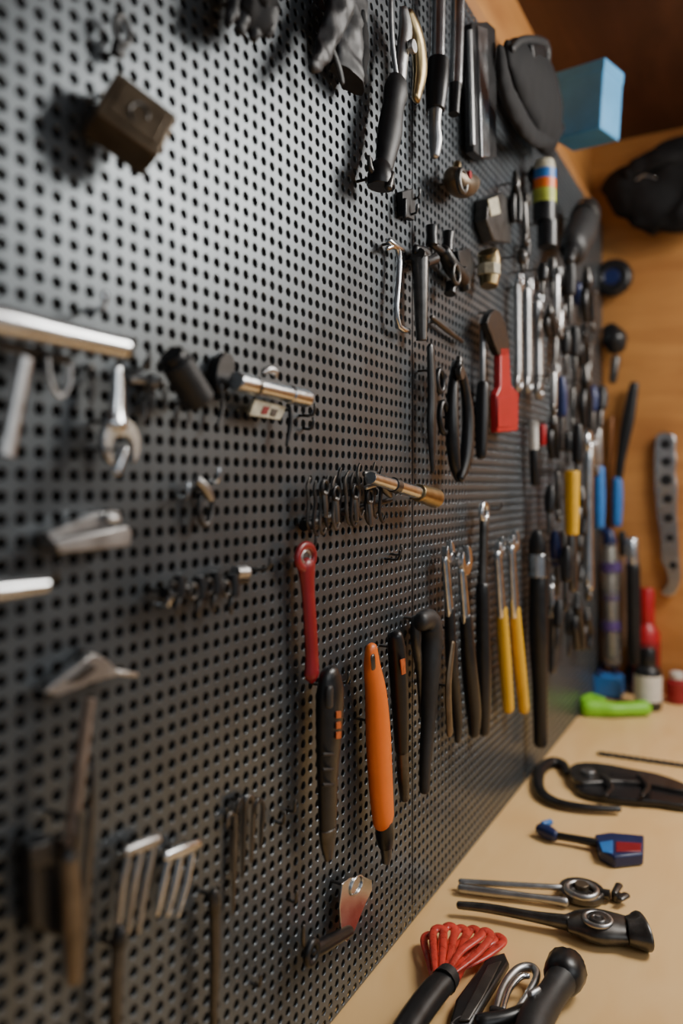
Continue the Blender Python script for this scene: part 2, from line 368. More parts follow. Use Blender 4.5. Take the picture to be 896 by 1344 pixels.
# top left
Th('black_hook','black plastic loop hook fixed to the board','hook')\
 .a('loop',ring(Bd,(160,40),18,5,.012,asp=.7,flat=.8),BLK).a('stem',tub(Bd,[(155,52,6),(152,68,7),(160,70,6)],off=.01),BLK).done()
th=Th('metal_block','worn bronze-brown square steel block with a stamped curl','block')
cb=bp(171,164,.025); z=dep(cb)/F
ax=V((0,math.cos(.5),-math.sin(.5))); az=V((0,math.sin(.5),math.cos(.5))); nx=V((1,0,0))
a1=(ax*.86+nx*.42).normalized(); a2=(nx*.9-ax*.42).normalized()
th.a('body',box(cb,a1*.023,a2*.014,az*.020),BRZ,.002)
th.a('face_plate',box(cb+a2*.0148,a1*.017,a2*.001,az*.015),BRZ,.0006)
th.a('stamp',sweep([cb+a2*.0162+a1*(.006*math.cos(t))+az*(.008*math.sin(t)-.002) for t in [i*.3 for i in range(16)]],[.001]*16,a2,1,False,8),DST); th.done()
# gloves/cloth
th=Th('work_glove','black work glove hanging with fingers downward','glove')
th.a('palm',crumple(tub(Bd,[(338,-70,26),(335,-20,32),(330,10,28)],off=.03,flat=.4,sm=8,seg=28),.006,60),CLO)
for x,l,w in zip((306,320,337,354),(18,32,42,34),(8,9,9,10)):
    th.a('finger',crumple(tub(Bd,[(x+2,-4,w),(x,8+l*.4,w*1.05),(x-3,8+l*.8,w*.95),(x-4,8+l,w*.7)],off=.03,flat=.7),.002,90,x),LEA)
th.done()
th=Th('work_glove','soft folded black leather glove hanging from the board','glove')
th.a('body',crumple(tub(Bd,[(450,-70,22),(455,10,24),(460,60,24),(459,88,24),(458,104,21)],off=.022,flat=.35,sm=9,seg=36,rnd=False),.0045,40,2),LEA,0)
th.a('thumb',crumple(tub(Bd,[(462,-60,14),(452,-5,17),(436,40,15),(420,72,12),(411,88,8)],off=.034,flat=.4,sm=8,seg=24),.004,55,7),LEA)
th.a('cuff_fold',crumple(tub(Bd,[(474,20,7),(477,60,8),(474,100,8)],off=.03,flat=.6,sm=6),.003,60,4),CLO)
th.a('strap',tub(Bd,[(436,64,3),(444,88,4),(449,108,3)],off=.032,flat=.6),RUB); th.done()
# nippers
th=Th('pruning_pliers','pliers with brass jaws and a black contoured rubber handle','pliers')
th.a('handle',tub(Bd,[(521,112,14),(519,122,16),(516,140,14),(511,175,16),(506,205,13),(503,222,12)],off=.028,flat=.7),RUB)
th.a('grip_end',tub(Bd,[(503,220,13),(500,230,17),(500,246,18)],off=.028,flat=.7,rnd=False),BLK,.003)
th.a('lug',tub(Bd,[(509,246,5),(514,228,4)],off=.04,sm=1),DST)
th.a('jaw',tub(Bd,[(524,118,7),(528,70,8),(532,40,9),(530,15,6)],off=.028,flat=.6),STL)
th.a('jaw',tub(Bd,[(546,128,6),(551,95,9),(549,60,9),(543,35,8),(538,18,5)],off=.032,flat=.6),BRS)
th.a('pivot',disc(Bd,(538,62),9,.036,.006),STL,.001)
th.a('lever',tub(Bd,[(484,205,2.5),(486,222,4),(495,232,4)],off=.026),DST)
th.a('spring_wire',tub(Bd,[(512,-5,3),(514,50,3),(520,100,3)],off=.03),STL); th.done()
Th('screwdriver','chrome and black screwdriver hanging on the board','screwdriver')\
 .a('shaft',tub(Bd,[(576,-30,9),(574,82,9)],off=.025,sm=1,rnd=False,seg=18),CHR)\
 .a('handle',tub(Bd,[(575,80,14),(573,110,15),(571,145,12)],off=.025,rnd=False),BLK,.001)\
 .a('tip',tub(Bd,[(571,143,9),(570,165,8),(571,185,9),(570,204,6)],off=.025),STL).done()
Th('steel_tube','chrome steel tube with dark end hanging on the board','tube')\
 .a('tube',tub(Bd,[(602,-30,9),(597,112,9)],off=.03,sm=1,rnd=False,seg=18),CHR)\
 .a('end_cap',tub(Bd,[(597,112,8),(595,150,7)],off=.03,sm=1,rnd=False),BLK).done()
Th('flat_file','black and silver flat file hanging on the board','file')\
 .a('body',plate(Bd,[(613,32),(634,30),(645,40),(646,208),(628,210),(616,200)],.008,.014),BLK,.001)\
 .a('blade',plate(Bd,[(626,34),(638,38),(641,206),(631,206)],.022,.004),CHR,.0006)\
 .a('edge',tub(Bd,[(616,40,3),(620,190,3)],off=.024,sm=1,rnd=False),STL).done()
for x,y in((534,262),(531,282)): hook(x,y,.018,BLK)
Th('peg_holder','small black plastic peg holder','holder').a('body',plate(Bd,[(524,252),(538,248),(542,268),(540,290),(526,284)],.002,.008),BLK,.001).a('pin',tub(Bd,[(531,262,3),(531,285,3)],off=.014),BLK).done()
Th('u_bracket','thin polished steel bracket hanging on the board','bracket')\
 .a('wire',tub(Bd,[(508,326,3),(520,324,4),(524,345,4),(520,400,4),(523,428,4),(534,434,4)],off=.014,sm=2),CHR).a('foot',tub(Bd,[(510,316,4),(516,322,5),(528,328,4)],off=.014,sm=1),CHR).done()
Th('punch','dark steel chisel punch hanging on the board','chisel')\
 .a('body',tub(Bd,[(548,334,10),(551,338,11),(552,400,9),(553,447,7)],off=.02,sm=1,rnd=False),DST,.001)\
 .a('head',tub(Bd,[(545,328,7),(558,332,7),(562,345,5)],off=.016,flat=.7),BLK).done()
th=Th('valve_fitting','black plastic valve with several stub outlets','valve')
th.a('body',tub(Bd,[(582,330,9),(592,350,11),(606,366,11)],off=.02,sm=1),BLK)
for p,q in(((566,296),(566,322)),((588,305),(586,330)),((604,352),(610,380)),((570,340),(556,345)),((592,372),(590,386))):
    th.a('stub',tub(Bd,[(p[0],p[1],8),((p[0]+q[0])/2,(p[1]+q[1])/2,7),(q[0],q[1],8)],off=.02,sm=1,rnd=False),BLK,.001)
th.a('collar',ring(Bd,(598,360),12,3,.03),DST); th.a('link',tub(Bd,[(566,320,5),(582,332,5)],off=.02,sm=1),BLK)
th.a('bracket',plate(Bd,[(596,330),(612,326),(618,350),(612,376),(600,360)],.004,.012),BLK,.001); th.done()
Th('pipe_fitting','round brass-grey knob with a small red dot','fitting')\
 .a('body',tub(Bd,[(594,232,13),(602,240,17),(612,243,15),(620,240,10)],off=.03),BRZ).a('collar',ring(Bd,(606,238),14,4,.042),DST).a('dot',disc(Bd,(614,230),5,.045,.004),RED).a('stem',tub(Bd,[(600,215,5),(598,228,6)],off=.024,sm=1),BRS).done()
Th('connector_block','small steel and cream connector block','connector')\
 .a('body',plate(Bd,[(632,262),(650,254),(664,268),(662,320),(640,318),(630,290)],.002,.022),DST,.002).a('label_plate',plate(Bd,[(640,262),(652,258),(656,280),(644,284)],.024,.002),CRM,.0005).done()
Th('brass_fitting','brass and steel pipe fitting on the board','fitting')\
 .a('body',tub(Bd,[(640,330,13),(642,340,14),(642,360,14),(641,376,11)],off=.026,sm=1,rnd=False,seg=16),BRS,.001).a('collar',tub(Bd,[(641,348,15),(641,362,15)],off=.026,sm=1,rnd=False,seg=8),CRM,.001).done()
Th('awl','thin dark awl lying diagonal on hooks','awl').a('rod',tub(Bd,[(566,416,3),(585,432,4),(606,448,3)],off=.01),DST).done()
# pliers group
th=Th('snips','black snips with oval finger loops hanging on the board','snips')
th.a('blade',tub(Bd,[(565,456,5),(567,520,6),(566,560,6),(568,618,3)],off=.02,flat=.5),BLK)
th.a('finger_loop',ring(Bd,(577,500),14,4,.02,asp=.8,rot=8),BLK)
th.a('finger_loop',ring(Bd,(582,548),20,4,.02,asp=.7,rot=8),BLK); th.done()
th=Th('circlip_pliers','black pliers with long curved handles hanging on the board','pliers')
th.a('handle',tub(Bd,[(598,478,6),(594,510,7),(593,560,9),(596,605,8),(601,628,5)],off=.025,flat=.8),BLK)
th.a('handle',tub(Bd,[(600,478,6),(609,505,6),(614,550,8),(611,600,8),(604,628,5)],off=.032,flat=.8),BLK)
th.a('pivot',disc(Bd,(600,490),9,.032,.008),DST,.001)
th.a('jaw',tub(Bd,[(600,484,6),(602,470,4)],off=.028,sm=1),DST); th.done()
Th('screwdriver','slim black-handled screwdriver beside the red handle','screwdriver')\
 .a('handle',tub(Bd,[(633,505,8),(632,550,9),(631,598,7)],off=.015),BLK).a('shaft',tub(Bd,[(633,420,4),(633,505,4)],off=.015,sm=1),STL).done()
Th('scraper','scraper with short wide red handle and black head','scraper')\
 .a('handle',plate(Bd,[(652,456),(663,456),(666,505),(676,516),(675,566),(648,568),(647,518),(652,508)],.022,.012),RED,.0025)\
 .a('grip_inset',plate(Bd,[(653,522),(670,520),(670,560),(653,561)],.034,.002),RED,.0008)\
 .a('head',plate(Bd,[(634,424),(644,406),(656,418),(664,452),(662,464),(650,466),(640,440)],.022,.012,2),BLK,.001).done()
for i,(x,yt,yb) in enumerate(((679,362,510),(692,368,512),(706,385,520))):
    Th('combination_wrench','pale steel combination wrench in a hanging set','wrench','upper wrench set')\
     .a('shaft',tub(Bd,[(x,yt+14,5.5),(x+1,(yt+yb)/2,5),(x+1,yb-12,5.5)],off=.02,flat=.6),STL)\
     .a('ring_end',ring(Bd,(x+1,yb-8),9,4,.02),STL).a('jaw',ohead(Bd,(x,yt+8),(x,yb),12,.018,.008,12),CHR,.001).done()
    hook(x+1,yb-8,.03)
# ================= CENTRE LOWER
th=Th('ratchet_spanner','dark red enamelled spanner with round ring head and hole','wrench')
th.a('handle',tub(Bd,[(402,744,12),(404,775,9),(407,820,9),(409,860,9),(409,884,10)],off=.014,flat=.5),DRD)
th.a('ring_end',ring(Bd,(401,731),15,6,.016,asp=1.35,flat=.7),DRD)
th.a('ratchet_core',ring(Bd,(401,731),8,2,.016,asp=1.35),STL)
th.a('end_boss',ring(Bd,(410,886),7,4,.014,flat=.8),DRD); th.done()
hook(399,716,.014)
th=Th('utility_knife','black utility knife with a small orange label','knife')
th.a('handle',tub(Bd,[(432,888,14),(433,910,18),(432,960,17),(430,1010,14),(430,1070,12),(430,1088,11)],off=.022,flat=.55,seg=18),BLK)
th.a('tip',tub(Bd,[(430,1086,12),(430,1106,10),(431,1128,5)],off=.022,flat=.6,rnd=False),DST,.0006)
for y in(934,948,961): th.a('label_mark',plate(Bd,[(441,y),(447,y-1),(447,y+8),(441,y+9)],.033,.0012),ORD,.0003,label='small orange red printed mark')
th.a('slider',tub(Bd,[(432,905,5),(432,925,5)],off=.036,flat=.5),RUB)
for y in(990,1010,1030): th.a('grip_rib',tub(Bd,[(424,y,2),(437,y,2)],off=.032,sm=1),RUB)
th.done()
hook(436,893,.02)
th=Th('saw_handle','bright orange plastic tool handle with black lower tip','handle')
th.a('handle',tub(Bd,[(487,852,8),(488,875,11),(493,910,14),(496,960,16),(498,1000,16),(501,1050,15),(503,1074,14)],off=.022,flat=.6,seg=20),ORG)
th.a('collar',tub(Bd,[(503,1078,11),(505,1098,12),(506,1112,9)],off=.022,rnd=False),BLK,.0006)
th.a('tip',tub(Bd,[(506,1108,8),(507,1122,7),(506,1134,5)],off=.022,rnd=False),DST,.0004)
th.a('hang_slot',tub(Bd,[(489,862,3),(490,876,3)],off=.0325,flat=.4),DST); th.done()
th=Th('screwdriver','slim black screwdriver with an orange band','screwdriver')
th.a('handle',tub(Bd,[(518,834,10),(521,860,12),(525,930,11),(527,985,9)],off=.022,seg=16),BLK)
th.a('band',plate(Bd,[(525,866),(531,864),(532,884),(527,886)],.0345,.0012),ORD,.0003,label='orange band')
th.a('shaft',tub(Bd,[(527,980,8),(529,1020,8),(531,1048,6)],off=.022),DST); th.done()
th=Th('joint_pliers','black rubber handled pliers with a bulged top','pliers')
th.a('handle',tub(Bd,[(552,816,12),(563,814,14),(567,835,14),(564,880,13),(562,940,10),(558,1000,8),(557,1036,7)],off=.025,flat=.8),RUB)
th.a('jaw',tub(Bd,[(546,812,7),(545,840,7),(550,880,5),(553,940,3)],off=.016),DST); th.done()
def combo(hx,hy,pts,Rp,hm,label,tilt=12,w=.02,grp=None):
    th=Th('combination_wrench',label,'wrench',grp)
    th.a('jaw',ohead(Bd,(hx,hy),pts[0][:2],Rp,w-.004,.009,tilt),CHR,.001)
    ym=(hy+pts[0][1])/2
    th.a('neck',tub(Bd,[(hx,hy+Rp*.7,5),(hx*.6+pts[0][0]*.4,ym,5.5),(pts[0][0],pts[0][1]+6,6)],off=w,flat=.6,sm=3),CHR)
    th.a('handle',tub(Bd,pts,off=w,flat=.8),hm); 
    th.done(); hook(hx,hy+2,.02)
combo(584,724,[(590,800,7),(592,860,8),(600,940,7),(600,972,4)],14,BLK,'steel-jawed wrench with black sleeve hanging in a row',grp='handled wrench row')
combo(606,735,[(611,810,8),(615,870,10),(621,930,10),(622,962,7)],19,BLK,'large steel-jawed wrench with black sleeve in a row',grp='handled wrench row',w=.03)
Th('steel_strip','slim brown steel strip hanging between the wrenches','strip').a('strip',tub(Bd,[(594,845,3),(588,900,4),(590,962,4)],off=.045,flat=.5),BRZ).done()
th=Th('ring_wrench','long dark wrench with steel ring end','wrench')
th.a('ring_end',ring(Bd,(635,672),11,4,.02,flat=.9),CHR).a('shaft',tub(Bd,[(635,684,6),(634,730,6),(633,775,7)],off=.02,flat=.7),DST)
th.a('handle',tub(Bd,[(633,770,9),(634,860,10),(635,930,9),(635,960,7)],off=.02,flat=.8),BLK); th.done(); hook(635,668,.03)
combo(653,718,[(658,800,7),(662,860,8),(667,930,7)],13,YEL,'steel wrench with yellow sleeved handle',grp='yellow wrenches')
combo(671,710,[(675,800,7),(680,860,8),(687,930,7)],14,YEL,'steel wrench with yellow sleeved handle',grp='yellow wrenches',w=.03)
th=Th('screwdriver','thick black screwdriver with pale steel collar','screwdriver')
th.a('handle',tub(Bd,[(706,760,11),(706,830,12),(708,900,10),(709,975,9)],off=.026),BLK)
th.a('collar',tub(Bd,[(705,727,12),(705,757,12)],off=.026,sm=1,rnd=False),CHR,.001).a('cap',tub(Bd,[(704,700,7),(705,710,11),(705,725,11)],off=.026,sm=1),BLK); th.done()
combo(724,762,[(725,800,6),(726,840,6),(725,880,5)],12,DST,'small dark wrench beside the thick screwdriver')
hook(706,697,.03)
# lower left
def fork(ox,oy,n,m,label,h=82):
    th=Th('fork_head',label,'fork')
    for i in range(n):
        dx=(i-(n-1)/2)*15
        th.a('prong',tub(Bd,[(238+dx+ox,1119-i*3+oy,4.5),(233+dx+ox,1140+oy,5),(228+dx+ox,1165+oy,5),(220+dx*.9+ox,1119+h+oy,3)],off=.012,flat=.8),m)
    w=(n-1)*7.5+6
    th.a('bridge',tub(Bd,[(238-w+ox,1124+oy,6),(238+ox,1116+oy,8),(238+w+ox,1108+oy,7)],off=.012,flat=.8),m); th.done()
fork(0,0,3,CHR,'short chunky three-pronged bright steel head on the board')
fork(-52,-6,3,STL,'wide dull steel pronged head hanging on the board',110)
for i,(x,yt,yb) in enumerate(((303,1068,1198),(315,1050,1150),(327,1046,1130),(339,1050,1112))):
    Th('flat_hook','thin dark steel flat hook hanging in a row','hook','row of flat hooks')\
     .a('blade',tub(Bd,[(x-4,yt+16,2.2),(x-3,yt+4,3),(x+3,yt,3.4),(x+6,yt+8,3.4),(x+5,(yt+yb)/2,3.6),(x+3,yb,2.2)],off=.006+.0015*i,flat=.5),BLK if i%2 else DST).done()
Th('long_punch','long dark steel punch hanging on the board','punch')\
 .a('shaft',tub(Bd,[(281,1195,7),(282,1260,7),(280,1330,6),(280,1370,6)],off=.014),DST).a('head',tub(Bd,[(280,1170,6),(281,1185,9),(281,1198,8)],off=.014),DST).done()
Th('long_punch','short black punch hanging beside the pronged heads','punch').a('shaft',tub(Bd,[(155,1240,8),(152,1300,9),(150,1380,8)],off=.014),DST).a('head',tub(Bd,[(156,1222,9),(155,1240,11)],off=.014,sm=1),BLK).done()
for x,y in((362,1078),(376,1062),(378,1180),(330,1290)): hook(x,y,.010)
th=Th('metal_plate','short shiny curved steel plate clipped to the board','plate')
th.a('plate',plate(Bd,[(448,1160),(458,1152),(474,1149),(487,1155),(487,1168),(476,1192),(464,1222),(454,1236),(447,1228),(445,1190)],.012,.002),CHR,.0005)
th.a('rim',ring(Bd,(468,1162),11,1.4,.015,asp=1.5),CHR); th.done()
th=Th('hose_clip','black plastic hose clip with ring','clip')
th.a('body',tub(Bd,[(408,1248,8),(418,1244,10),(436,1234,9),(458,1222,7)],off=.014),BLK)
th.a('ring_end',ring(Bd,(409,1250),13,5,.018),BLK).a('lever',tub(Bd,[(398,1215,2.5),(398,1235,3.5),(402,1248,4)],off=.014),DST); th.done()
# ================= UPPER FAR
th=Th('tool_pouch','smooth rounded black cap-like pouch hanging at the board top','pouch')
th.a('body',crumple(tub(Bd,[(668,72,10),(680,90,22),(696,112,30),(710,136,30),(720,158,22),(724,172,11)],off=.042,flat=.35,sm=9,seg=36),.003,18,3),CLO)
th.a('brim',crumple(tub(Bd,[(656,66,5),(659,95,8),(668,128,9),(684,160,10),(702,180,9),(722,184,7),(738,168,5)],off=.055,flat=.5,sm=8,seg=24),.002,30,1),CLO)
th.a('strap',tub(Bd,[(672,64,4),(682,54,5),(700,52,5),(716,60,5),(718,84,4)],off=.05,flat=.6),RUB)
th.a('buckle',plate(Bd,[(694,58),(712,60),(714,80),(698,82)],.052,.010),BLK,.003); th.done()
p=bp(752,133,.085)+V((0,.14,.05))
Th('storage_box','bright sky blue cardboard box at the top of the wall','box')\
 .a('body',box(p,V((.050,-.012,-.004)),V((.012,.04,0)),V((.004,0,.068))),SKY,.004)\
 .a('lid',box(p+V((0.0035,0,.058)),V((.0512,-.012,-.004)),V((.012,.0415,0)),V((.0009,0,.012))),SKY,.003).done()
def bottle(Fm,x,yt,yb,rp,body,cap,label,name='bottle',cat='bottle',lab=None,off=None,neck=.25):
    th=Th(name,label,cat)
    h=yb-yt
    if Fm is Tb:
        base=tp(x,yb,0); z=dep(base)/F; r=rp*z; H=h*z; b=base+V((0,0,.0005)); top=b+V((0,0,H))
    else:
        pm=Fm.p(x,yb,off or .05); z=dep(pm)/F; r=rp*z; H=h*z; b=pm; top=b+V((0,0,H))
    k=1-neck
    th.a('body',cyl(b,top,[(0,r*.93),(.02,r),(k-.08,r),(k-.02,r*.8),(k+.03,r*.5),(k+.04,r*.45)],seg=28),body)
    th.a('cap',cyl(b,top,[(k+.03,r*.6),(k+.05,r*.62),(.97,r*.6),(1,r*.5)],seg=20),cap)
    if lab: th.a('label_band',cyl(b,top,[(.15,r*1.01),(.151,r*1.02),(k-.14,r*1.02),(k-.139,r*1.01)],seg=28),lab)
    th.done()
th=Th('spray_can','spray can with yellow green, orange and blue label','can')
b=bp(714,292,.04); z=dep(b)/F; r=15*z; top=b+V((0,0,80*z))
th.a('body',cyl(b,top,[(0,r),(.3,r),(.301,r*.99)],seg=24),BLK).a('label_band',cyl(b,top,[(.3,r),(.52,r)],seg=24),GLD).a('label_stripe',cyl(b,top,[(.52,r),(.68,r)],seg=24),ORG).a('label_stripe',cyl(b,top,[(.68,r),(.84,r)],seg=24),BLU)
th.a('cap',cyl(b,top,[(.84,r*.95),(.92,r*.9),(1,r*.8)],seg=20),CRM); th.done()
bottle(Bd,718,278,325,13,BLK,AMB,'black jar with amber cap','jar','jar',None,.045,.2)
th=Th('power_tool','round black power tool body on the board','power tool')
th.a('body',tub(Bd,[(772,278,14),(764,300,18),(752,326,17)],off=.06,seg=18,flat=.8),RUB).a('collar',tub(Bd,[(770,282,17),(766,290,18)],off=.06,sm=1,rnd=False,flat=.8),DST,.001).a('nozzle',tub(Bd,[(752,322,9),(746,342,7)],off=.06,sm=1),BLK); th.done()
th=Th('tape_reel','dark blue and black round reel on the wooden wall','reel')
th.a('rim',ring(Wb,(804,365),16,9,.035),BLK).a('hub',disc(Wb,(804,365),12,.02,.03),NAV,.002); th.done()
Th('ball_knob','glossy black round knob','knob').a('body',tub(Wb,[(800,432,10),(806,445,16),(809,456,12)],off=.05),BLK).a('stem',tub(Wb,[(808,470,6),(804,500,5)],off=.04,sm=1),DST).done()
random.seed(11)
specs=[(668,262,318),(676,226,290),(688,256,318),(690,315,355),(724,340,390),(738,360,415),(730,430,485),(742,435,490),(754,430,500),(765,425,480),(775,440,500),(778,510,565),(740,505,560),(725,540,600),(732,610,680),(700,222,250),(758,375,420),(720,400,440),(764,520,575),(738,700,760),(722,640,700),(760,700,760),(752,500,560),(733,790,850),(748,800,860),(770,800,850),(780,380,430),(745,570,610),
 (748,345,425),(770,352,420),(731,352,425),(736,498,590),(758,560,650),(768,480,560),(727,480,540),(743,720,800),(728,700,780),(757,780,850),(780,570,620),(684,330,356),(712,348,385),(762,640,700),(736,400,440),(790,510,560)]
cols=(BLK,NAV,BLK,RUB,DST)
for i,(x,a,b) in enumerate(specs):
    h=b-a; k=(i*2+i//4)%3; o=.012+.012*(i%3)+(.03 if i>27 else 0); tl=random.uniform(-3,3)
    if k==0:
        Th('screwdriver','short dark screwdriver among far hanging tools','screwdriver','far hanging tools')\
         .a('handle',tub(Bd,[(x,a,5),(x+tl*.2,a+h*.2,7),(x+tl*.5,a+h*.5,6)],off=o+.008),cols[i%5]).a('shaft',tub(Bd,[(x+tl*.5,a+h*.5,3),(x+tl,b,2.5)],off=o+.008,sm=1),DST).done()
    elif k==1:
        Th('combination_wrench','small dark wrench among far hanging tools','wrench','far hanging tools')\
         .a('jaw',ohead(Bd,(x,a+6),(x+tl,b),9,o,.008),STL if i>27 else DST,.001).a('shaft',tub(Bd,[(x,a+12,4),(x+tl,b-8,4)],off=o+.004,sm=1,flat=.6),STL if i>27 else DST).a('ring_end',ring(Bd,(x+tl,b-4),7,3,o+.004),DST).done()
    else:
        Th('pliers','small black pliers among far hanging tools','pliers','far hanging tools')\
         .a('jaw',tub(Bd,[(x,a,3),(x,a+h*.2,6),(x,a+h*.3,6)],off=o+.006),DST)\
         .a('handle',tub(Bd,[(x,a+h*.25,4),(x-4,a+h*.6,5),(x-3+tl,b,4)],off=o+.006),BLK).a('handle',tub(Bd,[(x,a+h*.25,4),(x+4,a+h*.6,5),(x+4+tl,b,4)],off=o+.012),BLK).done()
Th('marker_pen','short red and white marker hung on the board','marker').a('body',tub(Bd,[(700,555,6),(700,590,6)],off=.02,sm=1),WHT).a('cap',tub(Bd,[(711,560,5),(711,582,5)],off=.02,sm=1),RED).a('tip',tub(Bd,[(700,590,6),(702,634,6)],off=.02,sm=1),BLK).done()
# right column
Th('putty_knife','yellow tool handle with dark blade on the board','tool').a('handle',tub(Bd,[(750,618,8),(750,660,8),(750,702,7)],off=.08,flat=.9,rnd=False),YEL,.002).a('blade',tub(Bd,[(751,702,5),(752,770,5)],off=.08,sm=1,flat=.5),DST).done()
th=Th('ring_wrench','long steel wrench near the board end','wrench')
th.a('shaft',tub(Bd,[(772,590,6),(772,680,5),(772,770,6)],off=.08,flat=.8),CHR).a('ring_end',ring(Bd,(772,580),11,5,.08,flat=.9),CHR).a('ring_end',ring(Bd,(772,776),9,4,.08),DST); th.done()
Th('long_chisel','chisel with blue handle and steel blade','chisel').a('handle',tub(Bd,[(786,615,6),(786,650,7),(786,690,6)],off=.05),BLU).a('blade',tub(Bd,[(785,565,4),(786,615,4)],off=.05,sm=1),STL).done()
Th('pry_bar','long black bar leaning in the wall corner','pry bar').a('bar',tub(Wb,[(832,505,6),(824,550,8),(815,600,6),(810,640,5)],off=.03,flat=.7),BLK).a('grip',tub(Wb,[(810,630,6),(810,655,7),(809,688,6)],off=.03),BLU).done()
Th('long_rod','thin copper-red rod beside the blue chisel','rod').a('rod',tub(Wb,[(802,548,4),(800,640,4),(799,700,4)],off=.01,sm=1),AMB).done()
th=Th('adjustable_wrench','large bright chrome wrench with dark cutouts on the wooden wall','wrench')
th.a('body',plate(Wb,[(861,574),(870,568),(882,570),(887,578),(886,592),(888,606),(886,622),(889,640),(888,672),(890,700),(891,730),(893,756),(887,778),(872,782),(868,776),(877,764),(873,745),(868,735),(867,705),(863,680),(861,655),(859,630),(859,600)],.008,.018,2),CHR,.002)
for x,y,q in((873,583,6),(874,606,6),(874,630,7),(876,655,6),(877,680,6),(879,706,5),(883,742,5)): th.a('cutout',disc(Wb,(x,y),q,.0265,.0015,16),BLK)
th.done()
th=Th('shoulder_bag','soft black fabric bag hanging on the wooden wall','bag')
th.a('body',crumple(tub(Wb,[(808,240,12),(822,246,30),(845,250,42),(875,252,50),(905,250,52),(935,245,44)],flat=.4,sm=9,seg=40,off=.085),.025,9,5),CLO)
th.a('flap',crumple(tub(Wb,[(818,228,7),(850,212,11),(895,200,14),(925,198,12)],off=.13,flat=.6,sm=8,seg=20),.015,12),CLO)
th.a('zip',tub(Wb,[(835,236,1.2),(845,230,1.5),(860,234,1.2)],off=.17),STL)
th.a('strap',tub(Wb,[(850,206,4),(872,190,5),(900,182,5)],off=.06,flat=.4),CLO); th.done()
# corner tools, bottles
th=Th('spray_wand','purple and grey clear plastic spray tool standing on the bench','spray tool')
th.a('barrel',tub(Wb,[(800,712,8),(801,750,12),(802,800,9),(803,868,11)],off=.08,sm=1),GLS)
th.a('core',tub(Wb,[(800,720,5),(803,860,5)],off=.08,sm=1),STL)
for y,w in((738,13),(775,10),(815,12)): th.a('collar',tub(Wb,[(801,y,w),(802,y+12,w)],off=.08,sm=1,rnd=False),PUR)
th.a('nozzle',tub(Wb,[(790,696,4),(798,698,7),(800,712,9)],off=.08,sm=1),NAV); th.done()
Th('wire_brush','steel topped brush with dark handle in the corner','brush').a('head',tub(Wb,[(828,710,8),(830,740,8)],off=.08,sm=1),CHR).a('handle',tub(Wb,[(830,742,9),(831,800,9),(832,868,8)],off=.08),BLK).done()
Th('paint_brush','thin brush with brown handle leaning in the corner','brush').a('handle',tub(Wb,[(816,728,3),(818,780,5),(817,850,3)],off=.03),WDB).a('bristle',tub(Wb,[(816,700,5),(816,728,4)],off=.03,sm=1),BLK).done()
bottle(Tb,848,772,912,17,RED,RED,'tall red bottle on the bench end',lab=DRD,neck=.35)
bottle(Tb,850,850,930,17,BLK,BLK,'dark bottle with white label on the bench',lab=WHT,neck=.3)
bottle(Tb,830,866,908,9,NAV,BLK,'short navy jar on the bench','jar','jar',None)
bottle(Tb,871,850,908,10,DRD,BLK,'small dark red bottle by the wooden wall',neck=.3)
Th('blue_case','small blue plastic case on the bench','case').a('body',box(tp(798,914,.0)+V((0,.0,.032)),V((.038,0,0)),V((0,.03,0)),V((0,0,.031))),BLU,.008).a('handle',tub(Tb,[(786,884,3),(790,874,3),(804,874,3),(808,884,3)],off=.066),NAV).done()
Th('red_case','red plastic case with dark lid against the wooden wall','case').a('body',box(tp(899,912,0)+V((0.01,.03,.036)),V((.05,0,0)),V((0,.03,0)),V((0,0,.0355))),RED,.006).a('lid',box(tp(899,912,0)+V((0.01,.03,.078)),V((.051,0,0)),V((0,.031,0)),V((0,0,.006))),BLK,.003).done()
bottle(Tb,888,882,922,14,DRD,WHT,'dark red tub with pale lid beside the red case','tub','tub',None,neck=.25)
th=Th('green_clamp','lime green plastic clamp lying on the bench','clamp')
th.a('body',tub(Tb,[(770,928,13),(785,929,12),(805,931,9),(828,930,9),(846,929,10)],off=.02,flat=.9),GRN)
th.a('lever',tub(Tb,[(765,920,5),(775,916,6),(790,920,5)],off=.035),GRN); th.done()
# ================= BENCH TOOLS
th=Th('curved_clamp','flat black plier clamp with a long curved arm','clamp')
th.a('curved_arm',tub(Tb,[(812,1062,4),(770,1060,5),(730,1053,6),(709,1038,7),(708,1014,7),(722,1001,7),(738,1003,6),(744,1014,5)],off=.010,sm=6,flat=.8),BLK)
th.a('jaw',plate(Tb,[(748,1008),(768,1003),(800,1006),(830,1012),(862,1018),(896,1030),(910,1042),(880,1038),(840,1030),(800,1028),(765,1030),(750,1022)],.012,.010,2),DST,.002)
th.a('lower_handle',plate(Tb,[(756,1026),(790,1030),(830,1034),(870,1040),(912,1050),(912,1062),(865,1056),(815,1052),(775,1046),(757,1038)],.003,.012,2),BLK,.003)
th.a('pivot',disc(Tb,(772,1016),9,.022,.008),STL,.001)
th.a('slot',plate(Tb,[(800,1012),(850,1020),(850,1024),(800,1018)],.022,.001),BLK)
for x in(790,838): th.a('spring_arm',tub(Tb,[(x,1018,3),(x+12,1032,3.5),(x+4,1044,3)],off=.024,flat=.6),BLK)
th.done()
th=Th('thin_chain','thin dark chain lying on the bench','chain')
for i in range(13):
    x=790+i*9; y=989+i*1.3
    th.a('link',ring(Tb,(x,y),4.2,1.4,.004,asp=1.3,rot=20+(i%2)*30),BLK)
th.done()
th=Th('deburring_tool','slim tool with boxy navy and red head lying on the bench','tool')
th.a('shaft',tub(Tb,[(724,1096,5),(755,1101,5),(785,1107,6)],off=.012,sm=1),BLK)
th.a('tip',tub(Tb,[(708,1088,7),(718,1092,9),(728,1097,7)],off=.012),NAV)
